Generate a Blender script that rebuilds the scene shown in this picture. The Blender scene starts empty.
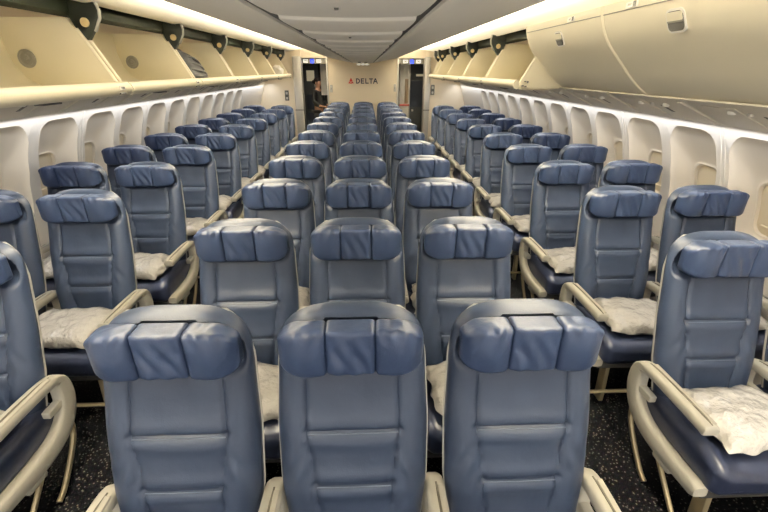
import bpy, bmesh, math, random
from mathutils import Vector, Matrix, noise
random.seed(7)
PI = math.pi
scn = bpy.context.scene
C = scn.collection

# ------------------------------------------------------------------ materials
def srgb(r, g, b):
    f = lambda c: (c/255/12.92) if c/255 <= .04045 else ((c/255+.055)/1.055)**2.4
    return (f(r), f(g), f(b), 1)

def mat(name, col, rough=.5, metal=0, spec=.5, bump=None, var=None, emit=None, coat=0, sheen=0):
    """bump=[(scale, strength, distance, detail)], var=(scale, amount)"""
    m = bpy.data.materials.new(name); m.use_nodes = True
    nt = m.node_tree; b = nt.nodes['Principled BSDF']
    b.inputs['Base Color'].default_value = col
    b.inputs['Roughness'].default_value = rough
    b.inputs['Metallic'].default_value = metal
    b.inputs['Specular IOR Level'].default_value = spec
    b.inputs['Coat Weight'].default_value = coat
    b.inputs['Coat Roughness'].default_value = .15
    b.inputs['Sheen Weight'].default_value = sheen
    if emit:
        b.inputs['Emission Color'].default_value = emit[0]
        b.inputs['Emission Strength'].default_value = emit[1]
    tc = nt.nodes.new('ShaderNodeTexCoord')
    if var:
        n = nt.nodes.new('ShaderNodeTexNoise'); n.inputs['Scale'].default_value = var[0]; n.inputs['Detail'].default_value = 5
        nt.links.new(tc.outputs['Object'], n.inputs['Vector'])
        mx = nt.nodes.new('ShaderNodeMix'); mx.data_type = 'RGBA'
        a = var[1]
        mx.inputs['A'].default_value = (col[0]*(1-a), col[1]*(1-a), col[2]*(1-a), 1)
        mx.inputs['B'].default_value = (min(1, col[0]*(1+a)), min(1, col[1]*(1+a)), min(1, col[2]*(1+a)), 1)
        nt.links.new(n.outputs['Fac'], mx.inputs['Factor'])
        nt.links.new(mx.outputs['Result'], b.inputs['Base Color'])
    prev = None
    for (sc, st, di, de) in (bump or []):
        n = nt.nodes.new('ShaderNodeTexNoise'); n.inputs['Scale'].default_value = sc; n.inputs['Detail'].default_value = de
        nt.links.new(tc.outputs['Object'], n.inputs['Vector'])
        bp = nt.nodes.new('ShaderNodeBump'); bp.inputs['Strength'].default_value = st; bp.inputs['Distance'].default_value = di
        nt.links.new(n.outputs['Fac'], bp.inputs['Height'])
        if prev: nt.links.new(prev.outputs['Normal'], bp.inputs['Normal'])
        prev = bp
    if prev: nt.links.new(prev.outputs['Normal'], b.inputs['Normal'])
    return m

LEATHER = (.0155, .0245, .049, 1)
M = {}
M['leather'] = mat('blue_leather', LEATHER, .42, spec=.33, bump=[(260, .25, .0012, 2), (9, .35, .010, 3)], var=(6, .12))
M['leather_head'] = mat('blue_leather_headrest_lit', (.0180, .0305, .070, 1), .38, spec=.36, bump=[(260, .2, .0012, 2), (15, .45, .011, 4)], var=(6, .12))  # bluer than the backrest: stronger light at the window seats painted into the leather
M['leather_seat'] = mat('blue_leather_cushion', (.015, .021, .046, 1), .34, spec=.5, bump=[(260, .2, .0012, 2), (8, .3, .010, 3)], var=(6, .12))
M['stitch'] = mat('stitched_leather_highlight', (.075, .095, .14, 1), .4)  # paler than the seat leather: seam highlights put into the colour
M['shell'] = mat('grey_plastic_shell', (.44, .425, .385, 1), .45)
M['arm'] = mat('beige_arm_plastic', (.44, .42, .36, 1), .42, bump=[(300, .1, .0005, 2)], var=(5, .06))
M['arm_pad'] = mat('grey_beige_arm_pad', (.38, .355, .30, 1), .5)
M['arm_line'] = mat('dark_arm_groove', (.09, .08, .06, 1), .6)
M['leg'] = mat('tan_metal', (.42, .35, .22, 1), .35, metal=.6, var=(8, .2))
M['black_metal'] = mat('dark_pan', (.03, .03, .03, 1), .6)
M['pillow'] = mat('white_plastic_wrapped_pillow', (.66, .63, .58, 1), .2, spec=.6, coat=.6, bump=[(16, 1, .03, 5), (60, .6, .008, 3)])
M['bin'] = mat('cream_bin_plastic', (.765, .71, .555, 1), .42, bump=[(400, .06, .0004, 2)], var=(2.5, .03))
M['bin_in'] = mat('cream_bin_lining', (.76, .70, .525, 1), .5, var=(3, .05))
M['cove'] = mat('cream_cove_panel', (.86, .81, .69, 1), .45)
M['ceil'] = mat('pale_ceiling_panel', (.90, .875, .81, 1), .38, bump=[(2.5, .2, .02, 2)], var=(1.5, .04))
M['ceil_c'] = mat('pale_ceiling_slats', (.90, .87, .80, 1), .38)
M['wall'] = mat('cream_sidewall', (.83, .78, .70, 1), .45, var=(3, .02))
M['endwall'] = mat('cream_partition', (.80, .70, .54, 1), .5, var=(2, .03))
M['recess'] = mat('cream_window_surround_shaded', (.79, .72, .61, 1), .45)  # browner than the sidewall: recess shading mixed into the base colour
M['shade'] = mat('cream_window_shade', (.72, .63, .47, 1), .5)
M['psu'] = mat('shaded_service_panel', (.56, .52, .44, 1), .5, var=(5, .05))  # grey tone is the shade under the bins, put into the colour
M['dark'] = mat('black_bracket', (.006, .008, .006, 1), .5, spec=.15)
M['dark_beam'] = mat('dark_green_black_beam', (.006, .008, .004, 1), .6, spec=.08, var=(3, .4))
M['brass'] = mat('brass_bolt', (.72, .58, .32, 1), .4, metal=.2)
M['grey'] = mat('grey_metal', (.30, .29, .25, 1), .4, metal=.4)
M['silver'] = mat('brushed_aluminium', (.52, .50, .46, 1), .38, metal=.5)
M['slot'] = mat('dark_slot', (.05, .048, .042, 1), .5)
M['white'] = mat('white_plastic', (.80, .78, .72, 1), .4)
M['red'] = mat('red_enamel', (.62, .055, .03, 1), .4)
M['red2'] = mat('dark_red_enamel', (.42, .03, .02, 1), .4)
M['ink'] = mat('dark_navy_lettering', (.035, .03, .06, 1), .45)
M['black_cloth'] = mat('black_uniform_cloth', (.014, .014, .015, 1), .8)
M['skin'] = mat('skin', (.55, .30, .19, 1), .5)
M['hair'] = mat('dark_hair', (.010, .007, .006, 1), .7, spec=.1)
M['bag'] = mat('black_nylon', (.010, .010, .010, 1), .75, spec=.04, bump=[(60, .4, .004, 3)])
M['strap'] = mat('grey_webbing', (.030, .030, .028, 1), .7, spec=.06)
M['navy'] = mat('dark_navy_fabric', (.012, .02, .04, 1), .6)
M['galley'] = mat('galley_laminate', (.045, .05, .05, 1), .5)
M['brown'] = mat('brown_laminate', (.24, .17, .10, 1), .5)
M['orange'] = mat('orange_brown_cloth', (.55, .24, .05, 1), .7, bump=[(30, .6, .01, 3)])
M['white_cloth'] = mat('white_cloth', (.78, .76, .74, 1), .7, bump=[(25, .7, .012, 3)])
M['belt'] = mat('tan_webbing', (.45, .37, .25, 1), .6)
M['blue_sign'] = mat('lit_blue_sign', (.02, .05, .6, 1), .4, emit=((.01, .05, 1, 1), 2.2))
M['lit_white'] = mat('lit_white_panel', (.8, .8, .75, 1), .4, emit=((1, .95, .80, 1), 1.0))
M['lit_dim'] = mat('lit_warm_panel', (.6, .55, .4, 1), .4, emit=((1, .85, .55, 1), .35))

def carpet():
    m = bpy.data.materials.new('dark_speckled_carpet'); m.use_nodes = True
    nt = m.node_tree; b = nt.nodes['Principled BSDF']; b.inputs['Roughness'].default_value = .95
    b.inputs['Specular IOR Level'].default_value = 0
    tc = nt.nodes.new('ShaderNodeTexCoord')
    v = nt.nodes.new('ShaderNodeTexVoronoi'); v.inputs['Scale'].default_value = 62
    nt.links.new(tc.outputs['Object'], v.inputs['Vector'])
    n = nt.nodes.new('ShaderNodeTexNoise'); n.inputs['Scale'].default_value = 150; n.inputs['Detail'].default_value = 4
    nt.links.new(tc.outputs['Object'], n.inputs['Vector'])
    r = nt.nodes.new('ShaderNodeValToRGB')
    r.color_ramp.elements[0].position = 0.17; r.color_ramp.elements[0].color = (.055, .052, .046, 1)
    r.color_ramp.elements[1].position = .30; r.color_ramp.elements[1].color = (.0022, .0024, .003, 1)
    nt.links.new(v.outputs['Distance'], r.inputs['Fac'])
    mx = nt.nodes.new('ShaderNodeMix'); mx.data_type = 'RGBA'; mx.blend_type = 'MULTIPLY'; mx.inputs['Factor'].default_value = .8
    nt.links.new(r.outputs['Color'], mx.inputs['A']); nt.links.new(n.outputs['Color'], mx.inputs['B'])
    nt.links.new(mx.outputs['Result'], b.inputs['Base Color'])
    bp = nt.nodes.new('ShaderNodeBump'); bp.inputs['Strength'].default_value = .5; bp.inputs['Distance'].default_value = .004
    nt.links.new(n.outputs['Fac'], bp.inputs['Height']); nt.links.new(bp.outputs['Normal'], b.inputs['Normal'])
    return m
M['carpet'] = carpet()

# ------------------------------------------------------------------ mesh helpers
def obj(name, bm, m, parent=None, loc=None, angle=38, kind=None):
    bmesh.ops.recalc_face_normals(bm, faces=bm.faces)
    me = bpy.data.meshes.new(name); bm.to_mesh(me); bm.free()
    me.materials.append(M[m] if isinstance(m, str) else m)
    for p in me.polygons: p.use_smooth = True
    me.set_sharp_from_angle(angle=math.radians(angle))
    o = bpy.data.objects.new(name, me); C.objects.link(o)
    if parent: o.parent = parent
    if loc: o.location = loc
    if kind: o['kind'] = kind
    return o

def thing(name, label, cat, loc=(0, 0, 0), rotz=0, group=None):
    o = bpy.data.objects.new(name, None); C.objects.link(o); o.empty_display_size = .1
    o.location = loc; o.rotation_euler = (0, 0, rotz)
    o['label'] = label; o['category'] = cat
    if group: o['group'] = group
    return o

def tag(o, label, cat, group=None):
    o['label'] = label; o['category'] = cat
    if group: o['group'] = group
    return o

def dup(root, loc, label, group=None, rotz=None):
    r = root.copy(); C.objects.link(r); r.location = loc
    if rotz is not None: r.rotation_euler = (0, 0, rotz)
    r['label'] = label
    if group: r['group'] = group
    for ch in list(root.children):
        c = ch.copy(); C.objects.link(c); c.parent = r
        for g in list(ch.children):
            d = g.copy(); C.objects.link(d); d.parent = c
    return r

def box(bm, x0, x1, y0, y1, z0, z1):
    vs = [bm.verts.new((x, y, z)) for x in (x0, x1) for y in (y0, y1) for z in (z0, z1)]
    for f in ((0, 1, 3, 2), (4, 6, 7, 5), (0, 4, 5, 1), (2, 3, 7, 6), (0, 2, 6, 4), (1, 5, 7, 3)):
        bm.faces.new([vs[i] for i in f])
    return vs

def bevel(bm, w, seg=2):
    bmesh.ops.bevel(bm, geom=list(bm.edges), offset=w, segments=seg, profile=.6, affect='EDGES', clamp_overlap=True)

def bbox(x0, x1, y0, y1, z0, z1, w=.004, seg=2):
    bm = bmesh.new(); box(bm, x0, x1, y0, y1, z0, z1); bevel(bm, w, seg); return bm

def rbox(bm, c, s, r, n=10, fn=None):
    """rounded box, half sizes s, corner radius r; fn(pos, dir) displaces"""
    t = bmesh.new(); bmesh.ops.create_cube(t, size=2)
    bmesh.ops.subdivide_edges(t, edges=list(t.edges), cuts=n, use_grid_fill=True)
    S = Vector(s); vm = {}
    for v in t.verts:
        p = Vector([math.copysign(abs(a)**.8, a)*b for a, b in zip(v.co, s)])
        inner = Vector([max(-(b-r), min(b-r, a)) for a, b in zip(p, S)])
        d = p-inner
        if d.length > 1e-9: q = inner+d.normalized()*r
        else: q = p
        q = Vector(c)+q
        if fn: q = fn(q, v.co)
        vm[v] = bm.verts.new(q)
    for f in t.faces: bm.faces.new([vm[v] for v in f.verts])
    t.free()

def tube(bm, pts, r, seg=8, cap=True):
    pts = [Vector(p) for p in pts]; rings = []
    up = None
    for i, p in enumerate(pts):
        d = ((pts[min(i+1, len(pts)-1)]-p).normalized()+(p-pts[max(i-1, 0)]).normalized())
        d = d.normalized() if d.length > 1e-6 else Vector((0, 0, 1))
        if up is None:
            a = Vector((0, 0, 1)) if abs(d.z) < .9 else Vector((1, 0, 0))
            up = d.cross(a).normalized()
        up = (up-d*up.dot(d)).normalized(); w = d.cross(up)
        rr = r[i] if isinstance(r, (list, tuple)) else r
        rings.append([bm.verts.new(p+(up*math.cos(2*PI*k/seg)+w*math.sin(2*PI*k/seg))*rr) for k in range(seg)])
    for a, b in zip(rings, rings[1:]):
        for k in range(seg): bm.faces.new((a[k], a[(k+1) % seg], b[(k+1) % seg], b[k]))
    if cap:
        bm.faces.new(rings[0]); bm.faces.new(list(reversed(rings[-1])))

def smooth_path(pts, n=6):
    """Catmull-Rom"""
    P = [Vector(p) for p in pts]; P = [P[0]*2-P[1]]+P+[P[-1]*2-P[-2]]
    out = []
    for i in range(1, len(P)-2):
        for k in range(n):
            t = k/n
            out.append(.5*((2*P[i])+(P[i+1]-P[i-1])*t+(2*P[i-1]-5*P[i]+4*P[i+1]-P[i+2])*t*t+(3*P[i]-P[i-1]-3*P[i+1]+P[i+2])*t**3))
    out.append(P[-2]); return out

def prism(bm, poly, axis, a, b):
    """poly of 2-D points extruded along axis ('x': (y,z), 'y': (x,z), 'z': (x,y))"""
    def mk(p, t):
        return {'x': (t, p[0], p[1]), 'y': (p[0], t, p[1]), 'z': (p[0], p[1], t)}[axis]
    A = [bm.verts.new(mk(p, a)) for p in poly]; B = [bm.verts.new(mk(p, b)) for p in poly]
    n = len(poly)
    bm.faces.new(A); bm.faces.new(list(reversed(B)))
    for i in range(n): bm.faces.new((A[i], A[(i+1) % n], B[(i+1) % n], B[i]))

def offset_line(pts, t):
    out = []
    for i, p in enumerate(pts):
        a = Vector(pts[max(i-1, 0)]); b = Vector(pts[min(i+1, len(pts)-1)])
        d = (b-a).normalized(); out.append((p[0]-d.y*t, p[1]+d.x*t))
    return out

def sheet(bm, pts, t, axis, a, b):
    prism(bm, list(pts)+list(reversed(offset_line(pts, t))), axis, a, b)

def lathe(bm, prof, c, axis='y', seg=20):
    """prof: (radius, offset along axis)"""
    rings = []
    for r, h in prof:
        ring = []
        for k in range(seg):
            ca, sa = math.cos(2*PI*k/seg)*r, math.sin(2*PI*k/seg)*r
            q = {'y': (ca, h, sa), 'x': (h, ca, sa), 'z': (ca, sa, h)}[axis]
            ring.append(bm.verts.new(Vector(c)+Vector(q)))
        rings.append(ring)
    for A, B in zip(rings, rings[1:]):
        for k in range(seg): bm.faces.new((A[k], A[(k+1) % seg], B[(k+1) % seg], B[k]))
    bm.faces.new(rings[0]); bm.faces.new(list(reversed(rings[-1])))

def interp(tab, x):
    if x <= tab[0][0]: return tab[0][1]
    for (a, va), (b, vb) in zip(tab, tab[1:]):
        if x <= b:
            t = (x-a)/(b-a); t = t*t*(3-2*t)*.5+t*.5
            return va+(vb-va)*t
    return tab[-1][1]

def sstep(a, b, x):
    t = max(0, min(1, (x-a)/(b-a))); return t*t*(3-2*t)

# ------------------------------------------------------------------ camera
f_px, pitch, yaw, roll = 413.6, .4225, .0432, .0049
cp, sp, cy, sy, cr, sr = math.cos(pitch), math.sin(pitch), math.cos(yaw), math.sin(yaw), math.cos(roll), math.sin(roll)
fw = Vector((sy*cp, cy*cp, -sp)); rt = Vector((cy, -sy, 0)); upv = rt.cross(fw)
r2 = rt*cr+upv*sr; u2 = -rt*sr+upv*cr
cd = bpy.data.cameras.new('camera'); cam = bpy.data.objects.new('camera', cd); C.objects.link(cam)
cd.sensor_fit = 'HORIZONTAL'; cd.sensor_width = 36; cd.lens = f_px/768*36; cd.clip_start = .02
cam.matrix_world = Matrix(((r2.x, u2.x, -fw.x, .0514), (r2.y, u2.y, -fw.y, 0), (r2.z, u2.z, -fw.z, 1.818), (0, 0, 0, 1)))
scn.camera = cam

YB, YF = -1.2, 10.36          # cabin ends (behind the camera, left open for fill light; at the bulkhead)
YE = 14.6                     # end of the next cabin section
# ------------------------------------------------------------------ setting
bm = bmesh.new(); box(bm, -2.75, 2.75, YB-.1, YE, -.05, 0); obj('floor', bm, 'carpet', kind='structure')

WT = [(0, 2.30), (.15, 2.40), (.5, 2.455), (.8, 2.445), (1.0, 2.415), (1.2, 2.365), (1.4, 2.30), (1.53, 2.245)]
XW = lambda z: interp(WT, z)
WP = .548; WY0 = 2.85; ZC0, ZC1 = .76, 1.53
K0, K1 = -6, 10

def rr(w, h, r, cx, cy, ns=6, na=5, top_r=None):
    """rounded rectangle outline, counter-clockwise, fixed vertex count"""
    pts = []
    rs = [r, r, top_r or r, top_r or r]
    cs = [(cx-w+rs[0], cy-h+rs[0], PI), (cx+w-rs[1], cy-h+rs[1], 1.5*PI), (cx+w-rs[2], cy+h-rs[2], 0), (cx-w+rs[3], cy+h-rs[3], .5*PI)]
    for i in range(4):
        x, y, a0 = cs[i]
        arc = [(x+rs[i]*math.cos(a0+.5*PI*k/na), y+rs[i]*math.sin(a0+.5*PI*k/na)) for k in range(na+1)]
        pts += arc
        x2, y2, a2 = cs[(i+1) % 4]
        e = (x2+rs[(i+1) % 4]*math.cos(a2), y2+rs[(i+1) % 4]*math.sin(a2)); s = arc[-1]
        pts += [(s[0]+(e[0]-s[0])*k/(ns+1), s[1]+(e[1]-s[1])*k/(ns+1)) for k in range(1, ns+1)]
    return pts

def ring_faces(bm, A, B):
    n = len(A)
    for i in range(n):
        j = (i+1) % n
        try: bm.faces.new((A[i], A[j], B[j], B[i]))
        except ValueError: pass

for side, s in (('left', -1), ('right', 1)):
    bm = bmesh.new()
    ys = [WY0+(k-.5)*WP for k in range(K0, K1+2)]
    for k in range(K0, K1+1):
        yc = WY0+k*WP; zc = (ZC0+ZC1)/2
        r0 = rr(WP/2, (ZC1-ZC0)/2, 1e-4, yc, zc)
        r1 = rr(.222, .335, .06, yc, 1.135, top_r=.125)
        A = [bm.verts.new((s*XW(z), y, z)) for y, z in r0]; B = [bm.verts.new((s*XW(z), y, z)) for y, z in r1]
        ring_faces(bm, A, B)
    zs = [0, .04, .08, .12, .15, .2, .3, .4, .5, .6, .7, ZC0]
    for y0, y1 in [(a, b) for a, b in zip(ys, ys[1:])]:
        for z0, z1 in zip(zs, zs[1:]):
            bm.faces.new([bm.verts.new((s*XW(z), y, z)) for y, z in ((y0, z0), (y1, z0), (y1, z1), (y0, z1))])
    zs2 = zs+[.85, .95, 1.05, 1.15, 1.25, 1.35, 1.45, ZC1, 1.56]
    for y0, y1 in ((ys[-1], YF+.05), (YB, ys[0])):
        for z0, z1 in zip(zs2, zs2[1:]):
            bm.faces.new([bm.verts.new((s*XW(z), y, z)) for y, z in ((y0, z0), (y1, z0), (y1, z1), (y0, z1))])
    # raised joint beads between every second panel
    for k in range(K0, K1+2, 2):
        y = WY0+(k-.5)*WP
        for dy in (-.016, .016):
            tube(bm, [(s*(XW(z)+.001), y+dy, z) for z in (.3, .6, .8, .9, 1, 1.1, 1.2, 1.3, 1.4, 1.5)], .005, 6)
    bmesh.ops.remove_doubles(bm, verts=bm.verts, dist=2e-4)
    obj('wall_'+side, bm, 'wall', kind='structure', angle=30)
    for i, k in enumerate(range(-3, K1+1)):
        yc = WY0+k*WP
        bm = bmesh.new()
        rings = []
        # steps: blend outline (0) -> window opening (1), depth
        for t, d in ((0, -.001), (.0, .004), (.02, .010), (.05, .020), (.15, .036), (.3, .056), (.5, .078), (.7, .096), (.86, .106), (.95, .111), (1, .112)):
            w = .222+(.125-.222)*t; h0, h1 = .80+(.86-.80)*t, 1.47+(1.215-1.47)*t
            if t < .06: w, h0, h1 = .222-t*.1, .80+t*.1, 1.47-t*.2
            o_ = rr(w, (h1-h0)/2, .06+.01*t, yc, (h0+h1)/2, top_r=.125-.045*t)
            rings.append([bm.verts.new((s*(XW(z)+d*(1 if t > .06 else 1)), y, z)) for y, z in o_])
        # reveal of the window itself
        for dw, d in ((.004, .109), (.010, .112), (.014, .140)):
            o_ = rr(.125-dw, .1775-dw, .065, yc, 1.0375, top_r=.075)
            rings.append([bm.verts.new((s*(XW(z)+d), y, z)) for y, z in o_])
        for A, B in zip(rings, rings[1:]): ring_faces(bm, A, B)
        wo = obj('window_%d' % (i+1+(14 if s > 0 else 0)), bm, 'recess', kind='structure', angle=50)
        bm = bmesh.new()
        o_ = rr(.120, .172, .06, yc, 1.0375, top_r=.07)
        bm.faces.new([bm.verts.new((s*(XW(z)+.132), y, z)) for y, z in o_])
        # pull lip of the shade
        tube(bm, [(s*(XW(.95)+.128), yc-.07, .93), (s*(XW(.95)+.124), yc, .928), (s*(XW(.95)+.128), yc+.07, .93)], .008, 8)
        obj('window_shade', bm, 'shade', wo)

# ceiling: central slatted panel between two side panels
CZ, CX = 1.965, .225
def side_z(x):
    t = (x-CX)/(.82-CX); return CZ+.122*(t**1.15)
YCE = YF
bm = bmesh.new()
ry = [1.185]
ys = []
rib = .53
y = YB
prof = []
while y < YCE:
    for q, dz in ((0, .004), (.006, .0035), (.016, -.002), (.03, -.0045), (.10, -.006), (.26, -.005), (.42, -.002), (.52, .004)):
        if y+q < YCE: prof.append((y+q, CZ+dz))
    y += rib
prof.append((YCE, CZ))
rows = [[bm.verts.new((x, y, z-.006*(1-(x/CX)**2))) for x in (-CX+.014, -.15, -.07, 0, .07, .15, CX-.014)] for y, z in prof]
for A, B in zip(rows, rows[1:]):
    for i in range(6): bm.faces.new((A[i], A[i+1], B[i+1], B[i]))
ceil = obj('ceiling', bm, 'ceil_c', kind='structure', angle=25)
for s in (-1, 1):
    bm = bmesh.new()
    pts = [(s*(CX+.010), CZ+.012), (s*(CX+.013), CZ-.004)]+[(s*(CX+.02+(.80-CX-.02)*k/10), side_z(CX+.02+(.80-CX-.02)*k/10)-.003*math.sin(PI*k/10)) for k in range(11)]+[(s*.815, side_z(.81)+.006), (s*.82, side_z(.82)+.03)]
    n = 26
    rows = [[bm.verts.new((x, YB+(YCE-YB)*j/n, z)) for x, z in pts] for j in range(n+1)]
    for A, B in zip(rows, rows[1:]):
        for i in range(len(pts)-1): bm.faces.new((A[i], A[i+1], B[i+1], B[i]))
    obj('ceiling', bm, 'ceil', ceil, angle=35)
bm = bmesh.new(); box(bm, -.25, .25, YB, YCE, CZ+.05, CZ+.06)
for s in (-1, 1): box(bm, min(s*(CX-.0125), s*(CX+.010)), max(s*(CX-.0125), s*(CX+.010)), YB, YCE, CZ+.004, CZ+.05)
obj('ceiling_seam', bm, 'slot', ceil)
bm = bmesh.new(); box(bm, -2.6, 2.6, YB-.1, YE, 2.5, 2.55); obj('ceiling_upper', bm, 'cove', kind='structure')
# outer hull behind the linings
for s, nm in ((-1, 'left'), (1, 'right')):
    bm = bmesh.new(); box(bm, s*2.7, s*2.76, YB-.1, YE, 0, 2.55); obj('trim_hull_'+nm, bm, 'endwall', kind='structure')

# light coves and the dark beams the bin brackets hang from
BS = {-1: .035, 1: -.03}    # the two bin lines do not sit quite mirror-symmetric
for n_, s in ((1, -1), (2, 1)):
    o_ = BS[s]
    pr = [(.80, 2.285), (.95, 2.28), (1.1, 2.268), (1.25, 2.250), (1.4, 2.232), (1.52, 2.215), (1.60, 2.198), (1.64+o_, 2.190), (1.665+o_, 2.192), (1.68+o_, 2.205), (1.69+o_, 2.24)]
    bm = bmesh.new(); sheet(bm, [(s*x, z) for x, z in pr], .012*s, 'y', YB, YF)
    obj('trim_%d' % n_, bm, 'cove', kind='structure', angle=40)
    bm = bmesh.new()
    pr = [(1.755, 2.135), (1.775, 2.122), (1.83, 2.118), (1.86, 2.14), (1.86, 2.23), (1.83, 2.25), (1.77, 2.25), (1.75, 2.23)]
    prism(bm, [(s*(x+o_), z) for x, z in pr], 'y', YB, YF)
    obj('trim_%d' % (n_+2), bm, 'dark_beam', kind='structure', angle=50)

# front bulkhead, partitions and door posts
def wall_box(name, x0, x1, y0, y1, z0, z1, m='endwall', w=.004):
    return obj(name, bbox(x0, x1, y0, y1, z0, z1, w), m, kind='structure')
wall_box('wall_front', -.81, .79, YF, YF+.06, 0, 2.13)
wall_box('wall_front_left', -2.6, -1.40, YF, YF+.06, 0, 2.5)
wall_box('wall_front_right', 1.43, 2.6, YF, YF+.06, 0, 2.5)
wall_box('wall_front_upper', -1.40, 1.43, YF, YF+.05, 2.06, 2.5)
for n_, (x0, x1) in enumerate(((-1.58, -1.385), (1.40, 1.54))):
    d = obj('door_%d' % (n_+1), bbox(x0, x1, YF-.10, YF+.16, 0, 2.09, .02, 3), 'silver', kind='structure')
    bm = bmesh.new(); box(bm, x0-.004, x1+.004, YF-.106, YF-.10, .95, .97)
    obj('door_seam', bm, 'slot', d)
for x0, x1, n_ in ((-.835, -.80, 5), (.78, .815, 6)):
    wall_box('trim_%d' % n_, x0, x1, YF-.03, YF+.09, 0, 2.09, 'silver', .006)

# ------------------------------------------------------------------ seats
def back_w(z):
    w = interp([(.38, .206), (.48, .218), (.62, .233), (.8, .235), (1.0, .226), (1.05, .222)], z)
    if z > 1.035:
        t = min(1, (z-1.035)/.1415); w *= max(0, 1-t**2.7)**(1/2.9)
    return w
def back_y(z): return -.26*(1.17-z)
XV = [(.40, .095), (.5, .105), (.615, .118), (.70, .126), (.80, .143), (.9, .140), (1.0, .134), (1.06, .13)]

def make_backrest():
    bm = bmesh.new()
    NZ, NU = 104, 64
    zs = []
    for i in range(NZ+1):
        t = i/NZ
        zs.append(.40+(1.1760-.40)*(t if t < .8 else .8+.2*(1-(1-(t-.8)/.2)**1.7)))
    front, backv = [], []
    for z in zs:
        w = max(back_w(z), .004); rf, rb = [], []
        for j in range(NU+1):
            u = -1+2*j/NU
            u = math.copysign(1-(1-abs(u))**1.35, u); x = u*w
            edge = max(0, 1-abs(u)**6)**.5
            te = min(1, max(0, (1.1760-z)/.035)); edge *= (1-(1-te)**2.4)**.5
            be = min(1, max(0, (z-.40)/.06)); edge *= (1-(1-be)**2.5)**.5
            t = .052
            t += .014*sstep(.5, .62, z)*(1-sstep(.75, .92, z))*(1-(x/.25)**2)     # lumbar
            xv = interp(XV, z)
            t += .012*sstep(xv-.005, xv+.05, abs(x))*(1-sstep(1.0, 1.05, z))         # side bolsters
            wn = back_w(z+.021)-.013 if z+.021 < 1.1765 else 0
            nm = (1-sstep(wn-.012, wn+.006, abs(x)))*sstep(.985, 1.055, z) if wn > .02 else 0
            t += -.046*nm+.004*(1-nm)*sstep(1.06, 1.14, z)  # niche behind headrest
            if z < 1.03: t -= .008*math.exp(-((abs(x)-xv)/.0055)**2)
            for zz in (.808, .635):
                if abs(x) < xv+.01:
                    t -= .008*math.exp(-((z-zz)/.006)**2)
                    t += .005*math.exp(-((abs(z-zz)-.03)/.02)**2)
            # soft creases on the bolsters
            t += .003*noise.noise(Vector((x*14, z*10, 1.7)))
            if abs(x) > xv: t += .0035*math.sin((z*2.0+abs(x)*3.2)*34)*math.exp(-((z-.70)/.06)**2)*sstep(xv, xv+.05, abs(x))
            rf.append(bm.verts.new((x, back_y(z)-t*edge, z)))
            rb.append(bm.verts.new((x, back_y(z)+.012*edge, z)))
        front.append(rf); backv.append(rb)
    for G, flip in ((front, 0), (backv, 1)):
        for A, B in zip(G, G[1:]):
            for j in range(NU): bm.faces.new((A[j], A[j+1], B[j+1], B[j]))
    bmesh.ops.remove_doubles(bm, verts=bm.verts, dist=5e-4)
    return bm

def make_shell():
    bm = bmesh.new()
    NZ, NU = 44, 20
    zs = [.34+(1.160-.34)*(1-(1-i/NZ)**1.4) for i in range(NZ+1)]
    F, B = [], []
    for z in zs:
        w = max((back_w(min(z, 1.17)) if z < 1.02 else interp([(1.02, .226), (1.05, .2225)], z)*max(0, 1-max(0, (z-1.04)/.1535)**2.5)**(1/2.3))+.003-.014*sstep(1.0, 1.12, z), .006)
        rf, rb = [], []
        for j in range(NU+1):
            u = -1+2*j/NU; x = u*w
            rf.append(bm.verts.new((x, back_y(z)+.000, z)))
            rb.append(bm.verts.new((x, back_y(z)+.008+.014*max(0, 1-abs(u)**4)*min(1, (1.166-z)/.06), z)))
        F.append(rf); B.append(rb)
    for G in (F, B):
        for a, b in zip(G, G[1:]):
            for j in range(NU): bm.faces.new((a[j], a[j+1], b[j+1], b[j]))
    for a, b in zip(range(NZ), range(1, NZ+1)):
        for j in (0, NU): bm.faces.new((F[a][j], F[b][j], B[b][j], B[a][j]))
    for i in (0, NZ):
        for j in range(NU): bm.faces.new((F[i][j], F[i][j+1], B[i][j+1], B[i][j]))
    return bm

def head_pad(cx, hw, zc, hz, yf, hd, outer):
    """one padded segment; outer -1/0/+1: side whose corners are rounded"""
    bm = bmesh.new()
    def fn(q, d):
        x, y, z = q
        u = (x-cx)/hw; v = (z-zc)/hz
        if outer:
            k = max(0, min(1, u*outer*.5+.5))                 # 0 at the inner edge, 1 at the outer
            z = zc+(z-zc)*(1-(.50 if v > 0 else .32)*k**4.5)
            if d.y < 0: y += .030*k**6                         # rounded outer end
            if d.y < -.2:
                y -= .016*math.sin(PI*min(1, k*1.1))*(1-.5*v*v)
                y += .0045*math.sin(u*outer*11+v*3)*sstep(.35, 1, v)
                y -= .002*noise.noise(Vector((x*16+3, 0, z*14)))
            if d.z > .2: z += .004*noise.noise(Vector((x*30, y*30, 1)))
        else:
            if d.y < -.2:
                y -= .006*(1-u*u)
                y += .0042*(1-u**4)*math.sin(u*8.5+v*2.2+1.4*math.sin(v*2.4))*(.35+.65*max(0, 1-abs(v+.2)))
                y -= .004*(1-u**4)*noise.noise(Vector((x*22, 3, z*13)))
        return Vector((x, y, z))
    rbox(bm, (cx, yf, zc), (hw, hd, hz), .015 if outer else .010, 18, fn)
    return bm

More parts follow.
